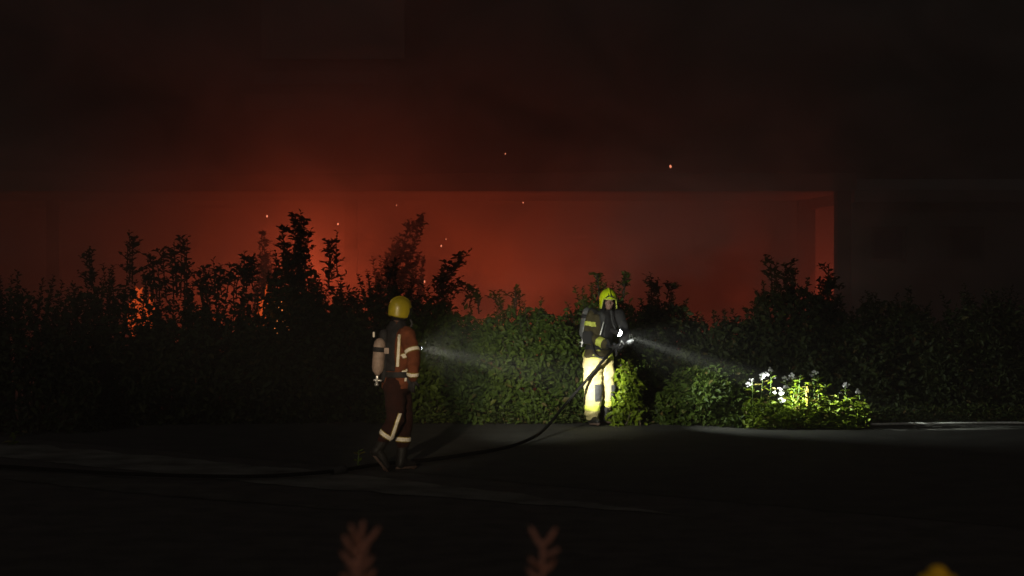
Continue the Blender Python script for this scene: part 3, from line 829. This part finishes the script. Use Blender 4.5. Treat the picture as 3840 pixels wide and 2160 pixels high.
pR, bodyR, jkR, trR, fR, sR = person(baseR, 'firefighter in gold trousers and lime helmet standing with hose and lit torch', Rj, M_tunicR, M_trousR, fwdR, Vector((.10, -.99, 0)), .12, M_helR, M_limet, None)
armband(jkR, Rj['shR'], Rj['elR'], .50, .030, pR, .15, M_limet)
armband(jkR, Rj['elR'], Rj['wrR'], .72, .045, pR, .13, M_limet)
armband(jkR, Rj['elL'], Rj['wrL'], .72, .030, pR, .12, M_limet)
armband(trR, Rj['knR'], Rj['anR'], .60, .036, pR, .17, M_limet)
armband(trR, Rj['knL'], Rj['anL'], .50, .036, pR, .15, M_limet)
band('reflective_strip', trR, JR(2240, 1332), (.1, 0, 1), .055, M_limet, pR, None, .005)
# tunic skirt is dark with harness over the chest
vest = band('harness', jkR, Vector(Rj['chest']) + sR * .0, sR, .155, M_black, pR, lambda c: c.z > Rj['waist'].z - .06 and c.z < Rj['neck'].z + .02, .010)
band('shoulder_strap', jkR, Vector(Rj['chest']) - sR * .115, sR, .022, M_knee, pR, lambda c: c.z > Rj['waist'].z and (c - Vector(Rj['chest'])).dot(fR) > 0, .016)
band('belt', jkR, JR(2244, 1306), (0, 0, 1), .03, M_black, pR, lambda c: (Vector((c.x, c.y, 0)) - Vector((Rj['waist'].x, Rj['waist'].y, 0))).length < .23, .012)
bm = bmesh.new(); tube(bm, smooth_path([JR(2261, 1212, -.22), JR(2254, 1238, -.23), JR(2248, 1258, -.23)], 4), .011, 8); obj('reflective_strip', bm, M_metal, pR, True)
bm = bmesh.new(); tube(bm, smooth_path([JR(2290, 1170, -.16), JR(2292, 1200, -.2), JR(2300, 1228, -.22), JR(2312, 1262, -.24)], 5), .012, 8); obj('breathing_tube', bm, M_knee, pR, True)
bm = bmesh.new(); box(bm, JR(2183, 1292, -.2), JR(2222, 1245, -.1), .02); obj('pouch', bm, M_black, pR)
# belt loop hanging at the hip
bm = bmesh.new(); tube(bm, smooth_path([JR(2216, 1285, -.20), JR(2225, 1320, -.21), JR(2238, 1338, -.22), JR(2262, 1346, -.22)], 5), .014, 8); obj('strap', bm, M_black, pR, True)
# knee patches
band('knee_patch', trR, JR(2238, 1477, 0), (0, 0, 1), .115, M_knee, pR, lambda c: c.y < -.06 and .035 < c.x < .145, .007)
band('knee_patch', trR, JR(2280, 1477, 0), (0, 0, 1), .10, M_knee, pR, lambda c: c.y < .08 and .255 < c.x, .007)
cyR, axR = cylinder_set(pR, JR(2206, 1160, .17), JR(2187, 1278, .13), .066, M_cylg, None)
bm = bmesh.new(); tube(bm, [JR(2222, 1175, .1), JR(2215, 1290, .1)], [.06, .05], 12); obj('backplate', bm, M_black, pR, True)

# ------------------------------------------------------------------ torches
def torch(name, loc, to, label, body_m, r=.032, ln=.13, ):
    loc = Vector(loc); d = (Vector(to) - loc).normalized()
    root = empty(name, loc, label, 'torch', 'lit torches of the firefighters')
    bm = bmesh.new(); tube(bm, [-d * ln, -d * .04, -d * .03, Vector((0, 0, 0))], [r * .72, r * .72, r * 1.05, r * 1.1], 14, False)
    obj('torch_body', bm, body_m, root, True)
    bm = bmesh.new(); R = d.to_track_quat('Z', 'Y').to_matrix()
    ellipsoid(bm, d * .002, r * 1.02, r * 1.02, r * .95, R, 14)
    obj('lens', bm, M_lens, root, True)
    return d
tR = P(2320, 1248, 25.52)
aimR = P(3045, 1496, 25.62)
dR = torch('torch', tR, aimR, 'bright white torch on the chest of the firefighter in gold', M_black, .046, .12)
spot('torch_beam', tR + dR * .07, aimR, 6500, 13, .95, (.93, 1, .88), .03)
spot('torch_spill', tR + dR * .06, aimR, 260, 80, 1, (.93, 1, .9), .08)
tL = baseL + JL(1568, 1314, .22)
aimL = P(2225, 1432, 25.85)
dL = torch('torch', tL, aimL, 'torch held ahead of the maroon firefighter throwing a pale beam', M_black, .028, .13)
spot('torch_beam', tL + dL * .07, P(2246, 1440, 25.9), 8500, 9.0, .95, (1, 1, .88), .035)
spot('torch_spill', tL + dL * .07, P(2118, 1362, 25.5), 860, 43, 1, (1, 1, .86), .12)

# ------------------------------------------------------------------ hose and nozzle
hose_pts = [P(2300, 1312, 25.70), P(2262, 1352, 25.76), P(2197, 1430, 25.70), P(2110, 1530, 25.2), P(2055, 1596, 24.5), (.27, 23.75, .05), (-.06, 22.6, .037), (-.55, 21.75, .037), (-1.0, 21.15, .037),
            (-1.45, 20.75, .037), (-1.82, 20.15, .037), (-2.3, 19.75, .037), (-2.9, 19.6, .037), (-4.2, 19.9, .037), (-5.6, 20.6, .037), (-8.5, 22.0, .037)]
bm = bmesh.new(); tube(bm, smooth_path(hose_pts, 8), .020, 12)
hz = obj('fire_hose', bm, M_hose, None, True)
tag(hz, 'black fire hose trailing from the gold firefighter across the pavement', 'hose')
cp = Vector((-1.80, 20.18, .037))
bm = bmesh.new(); tube(bm, [cp + Vector((-.09, -.1, 0)), cp + Vector((.0, .01, 0)), cp + Vector((.03, .05, 0))], [.046, .05, .046], 12, False); obj('coupling', bm, M_knee, hz, True)
nz = empty('nozzle', P(2310, 1300, 25.66), 'metal branch nozzle gripped in both gloves of the gold firefighter', 'nozzle')
bm = bmesh.new(); n0 = Vector((0, 0, 0)); nd = Vector((.93, -.1, .28)).normalized()
tube(bm, [n0 - nd * .06, n0 + nd * .08, n0 + nd * .16, n0 + nd * .17, n0 + nd * .25], [.03, .03, .026, .04, .038], 14, False); obj('barrel', bm, M_black, nz, True)
bm = bmesh.new(); tube(bm, [n0, n0 + Vector((.01, -.01, -.11))], [.018, .02], 10); obj('grip', bm, M_black, nz, True)
bm = bmesh.new(); tube(bm, smooth_path([n0 + nd * .05 + Vector((0, -.035, 0)), n0 + nd * .08 + Vector((0, -.04, .05)), n0 + nd * .11 + Vector((0, -.035, 0))], 4), .008, 8); obj('bale_handle', bm, M_metal, nz, True)
# thin pale tube tracing a pale ground line of unknown nature, at the right
pp = [P(3270, 1598, 25.9), P(3310, 1596, 25.9), P(3360, 1598, 25.95), P(3420, 1594, 26.0), P(3520, 1595, 26.0), P(3640, 1594, 26.05), P(3760, 1597, 26.1), P(3900, 1595, 26.1)]
pp = [Vector((p.x, p.y, .02)) for p in pp]
bm = bmesh.new(); tube(bm, smooth_path(pp, 6), .018, 8)
tag(obj('hose', bm, M_pale, None, True), 'thin pale line lying on the ground right of the white flowers', 'hose')

# ------------------------------------------------------------------ torch-lit flower clump
def leaf_mesh(L_, wf, seed, m):
    rng = np.random.default_rng(seed)
    V, F = leaf_arrays(np.zeros((1, 3)), np.array([[1.0, 0, .0]]), np.array([[0, 0, 1.0]]), np.array([L_]), wf, .10)
    me = bpy.data.meshes.new('leaf'); me.from_pydata(V.tolist(), [], F.tolist()); me.materials.append(m)
    a = me.attributes.new('tint', 'FLOAT', 'POINT'); a.data.foreach_set('value', np.full(6, rng.random(), np.float32))
    return me
LEAFM = [leaf_mesh(.10 + .012 * i, .30 + .03 * (i % 3), i, M_herb) for i in range(6)]
def petals_mesh(r, seed):
    rng = np.random.default_rng(seed); O, D, N, Ls = [], [], [], []
    for k in range(9):
        c = rng.normal(0, r * .62, 3); c[2] *= .75
        for j in range(5):
            t = j * 2 * PI / 5 + rng.uniform(0, .5)
            O.append(c); D.append((math.cos(t), math.sin(t) * .6 - .35, math.sin(t) * .8)); N.append((0.05, -1, .25)); Ls.append(r * .62)
    V, F = leaf_arrays(np.array(O), np.array(D, float), np.array(N, float), np.array(Ls), .85, .1)
    me = bpy.data.meshes.new('flower_head'); me.from_pydata(V.tolist(), [], F.tolist()); me.materials.append(M_petal)
    a = me.attributes.new('tint', 'FLOAT', 'POINT'); a.data.foreach_set('value', rng.random(len(V)).astype(np.float32))
    return me
HEADM = [petals_mesh(.045, i) for i in range(4)]
def plant(name, px, py_top, d, label, seed, heads=0, nleaf=16, lean=0, leafk=1.0, headk=1.0, cat='plant', group='plants of the torch-lit clump', spike=False, mst=None):
    random.seed(seed)
    top = P(px, py_top, d); h = top.z; bxp = top.x - lean
    root = empty(name, (bxp, d, 0), label, cat, group)
    path = [Vector((0, 0, 0)), Vector((lean * .25, random.uniform(-.03, .03), h * .4)), Vector((lean * .7, random.uniform(-.03, .03), h * .75)), Vector((lean, 0, h))]
    sp = smooth_path(path, 5)
    bm = bmesh.new(); tube(bm, sp, [.008 - .005 * i / len(sp) for i in range(len(sp))], 6, False)
    obj('stem', bm, mst or M_stem, root, True)
    for i in range(nleaf):
        t = .06 + .86 * (i / nleaf); p = sp[min(len(sp) - 1, int(t * (len(sp) - 1)))] + Vector((0, 0, random.uniform(-.02, .02)))
        o = bpy.data.objects.new('leaf', random.choice(LEAFM)); COL.objects.link(o); o.parent = root; o.location = p
        az = i * 2.4 + random.uniform(-.5, .5); k = leafk * (1.15 - .55 * t) * random.uniform(.8, 1.2)
        o.rotation_euler = (random.uniform(-.5, .5), -random.uniform(-.1, .75), az); o.scale = (k, k, k)
    for i in range(heads):
        o = bpy.data.objects.new('flower_head', random.choice(HEADM)); COL.objects.link(o); o.parent = root
        off = Vector((0, 0, 0)) if i == 0 else Vector((random.uniform(-.07, .07), random.uniform(-.04, .02), -random.uniform(.03, .12)))
        o['kind'] = 'stuff'; o.location = sp[-1] + off; k = headk * random.uniform(.75, 1.1) * (1 if i == 0 else .7); o.scale = (k, k, k); o.rotation_euler = (0, 0, random.uniform(-.6, .6))
    if spike:
        bm = bmesh.new(); tube(bm, [sp[-1] - Vector((0, 0, .22)), sp[-1] - Vector((0, 0, .1)), sp[-1]], [.016, .02, .006], 8)
        for k in range(40):
            q = random.uniform(0, .22); a = random.uniform(0, 6.3); c = sp[-1] - Vector((0, 0, q)) + Vector((math.cos(a) * .02, math.sin(a) * .02, 0))
            ellipsoid(bm, c, .008, .008, .012, None, 6)
        obj('flower_spike', bm, M_spike, root, True)
    return root
white = [(2822, 1428, 25.74, 3, 'white-flowered stalk at the left end of the torch-lit clump'), (2862, 1410, 25.78, 2, 'white-flowered stalk second from the left in the clump'),
         (2893, 1388, 25.78, 4, 'tallest white-flowered stalk in the torch-lit clump'), (2934, 1472, 25.72, 3, 'short stalk bearing the brightest white flower head'),
         (2945, 1420, 26.05, 3, 'white-flowered stalk just left of the middle of the clump'), (2975, 1408, 26.0, 2, 'white-flowered stalk over the middle of the clump'),
         (3055, 1398, 25.9, 2, 'dim white-flowered stalk at the back right of the clump'), (3172, 1445, 25.75, 2, 'white-flowered stalk standing alone right of the bright leaves'), (3222, 1470, 25.8, 1, 'dim thin flower stalk at the right end of the clump')]
for i, (px, py, d, hd, lab) in enumerate(white):
    plant('flowering_plant', px, py, d, lab, 50 + i, hd, 15, random.uniform(-.05, .05), .95, 1.05 if i == 3 else .74, 'flower')
ordn = ['first', 'second', 'third', 'fourth', 'fifth', 'sixth', 'seventh', 'eighth', 'ninth', 'tenth', 'eleventh', 'twelfth', 'thirteenth', 'fourteenth', 'fifteenth', 'sixteenth']
lx = [2808, 2840, 2872, 2905, 2925, 2958, 2985, 3002, 3020, 3050, 3070, 3095, 3120, 3150, 3185, 3215]
lt = [1520, 1505, 1490, 1455, 1500, 1470, 1440, 1405, 1440, 1430, 1408, 1440, 1480, 1500, 1490, 1515]
for i, (px, py) in enumerate(zip(lx, lt)):
    random.seed(90 + i)
    plant('leafy_plant', px, py, (26.1 if px < 2950 else 25.65) + random.uniform(-.12, .12), f'{ordn[i]} flowerless leafy stalk from the left in the torch-lit clump', 70 + i, 0, 24, random.uniform(-.08, .08), 1.2)
plant('yellow_plant', 3028, 1450, 25.5, 'yellow and reddish flower spike in the brightest part of the clump', 88, 0, 10, 0, .9, 1, 'plant', 'plants of the torch-lit clump', True, M_spike)
# low weeds in the clump's foot and along the hedge foot
def weeds(name, n, xr, yr, hmax, leaf, m, seed):
    rng = np.random.default_rng(seed)
    O = np.stack((rng.uniform(*xr, n), rng.uniform(*yr, n), rng.uniform(0.01, 1, n) ** 1.6 * hmax), 1)
    D = rng.normal(0, .7, (n, 3)); D[:, 2] = np.abs(D[:, 2]) * .6; D[:, 1] -= .15
    N = rng.normal(0, .4, (n, 3)) + np.array((0, -.4, 1.0))
    o = leaves_mesh(name, O, D, N, leaf * rng.uniform(.6, 1.3, n), m, None, rng, .5); o['kind'] = 'stuff'; return o
weeds('ground_cover', 2600, (bx(2790, 25.6), bx(3245, 25.6)), (25.35, 26.1), .34, .075, M_herb, 5)
weeds('weeds', 5200, (-2.0, 8.0), (26.1, 26.7), .22, .07, M_leaf, 6)
plant('weed', 1345, 1688, 20.6, 'small pale green weed standing behind the maroon firefighter\'s trailing boot', 96, 0, 9, .01, .62, 1, 'weed', None)
plant('weed', 55, 1618, 23.3, 'small weed beside the pavement at the far left edge', 97, 0, 14, .03, .9, 1, 'weed', None)

# ------------------------------------------------------------------ blurred plants on the verge close to the camera
def pod_plant(name, tip_px, d, pods, label, seed):
    random.seed(seed)
    top = P(*tip_px, d); zb = .58
    root = empty(name, (top.x, d, zb), label, 'plant', 'reddish plants near the camera')
    o0 = Vector((top.x, d, zb))
    bm = bmesh.new(); tube(bm, smooth_path([Vector((.02, 0, 0)), Vector((.01, 0, .4)), Vector((-.004, 0, .8)), top - o0], 5), [.010] * 6 + [.008] * 6 + [.006] * 4, 8); obj('stem', bm, M_pod, root, True)
    for (ax, ay), (bx_, by) in pods:
        a = P(ax, ay, d) - o0; b_ = P(bx_, by, d) - o0
        yo = Vector((0, random.uniform(-.03, .03), 0)); mid = (a + b_) / 2 + Vector((0, 0, -.004)) + yo * .5
        bm = bmesh.new(); tube(bm, smooth_path([a, mid, b_ + yo], 5), [.0035, .0055, .006, .0065, .0065, .0065, .006, .006, .0055, .005, .0035], 8); obj('pod', bm, M_pod, root, True)
    return root
pod_plant('seeding_plant', (1342, 2030), 4.0, [((1342, 2050), (1318, 1968)), ((1342, 2045), (1358, 1962)), ((1345, 2060), (1418, 1985)), ((1338, 2090), (1290, 2010)), ((1340, 2130), (1280, 2075)), ((1342, 2120), (1376, 2050)),
          ((1342, 2150), (1392, 2095)), ((1342, 2170), (1296, 2110)), ((1342, 2180), (1370, 2110)), ((1342, 2190), (1285, 2150)), ((1342, 2190), (1400, 2150))], 'blurred reddish plant with finger-like pods at bottom left of centre', 1)
pod_plant('seeding_plant', (2036, 2040), 4.1, [((2036, 2055), (1990, 1988)), ((2036, 2050), (2085, 1992)), ((2034, 2085), (2092, 2055)), ((2030, 2130), (1988, 2090)), ((2030, 2150), (2080, 2110)), ((2028, 2180), (1980, 2140))],
          'blurred reddish plant with a forked tip at bottom centre', 2)
# yellow flower
fy = empty('yellow_flower', P(3520, 2152, 4.0) - Vector((0, 0, 1.06)), 'blurred yellow flower in the bottom right corner', 'flower')
bm = bmesh.new(); tube(bm, [Vector((0, 0, 0)), Vector((.01, 0, .5)), Vector((0, 0, 1.03))], [.006, .005, .004], 8); obj('stem', bm, M_stem, fy, True)
for k in range(7):
    t = k * 2 * PI / 7; bm = bmesh.new()
    n_ = Vector((math.cos(t), math.sin(t), .12)).normalized()
    ellipsoid(bm, Vector((0, 0, 1.045)) + n_ * .022, .022, .021, .009, n_.to_track_quat('Y', 'Z').to_matrix(), 10)
    obj('petal', bm, M_yel, fy, True)
bm = bmesh.new(); ellipsoid(bm, Vector((0, 0, 1.052)), .026, .026, .026, None, 14); obj('flower_centre', bm, M_yel, fy, True)
bm = bmesh.new(); tube(bm, [Vector((-.006, 0, .98)), Vector((-.03, 0, 1.035))], [.004, .010], 8); obj('bud', bm, M_pod, fy, True)
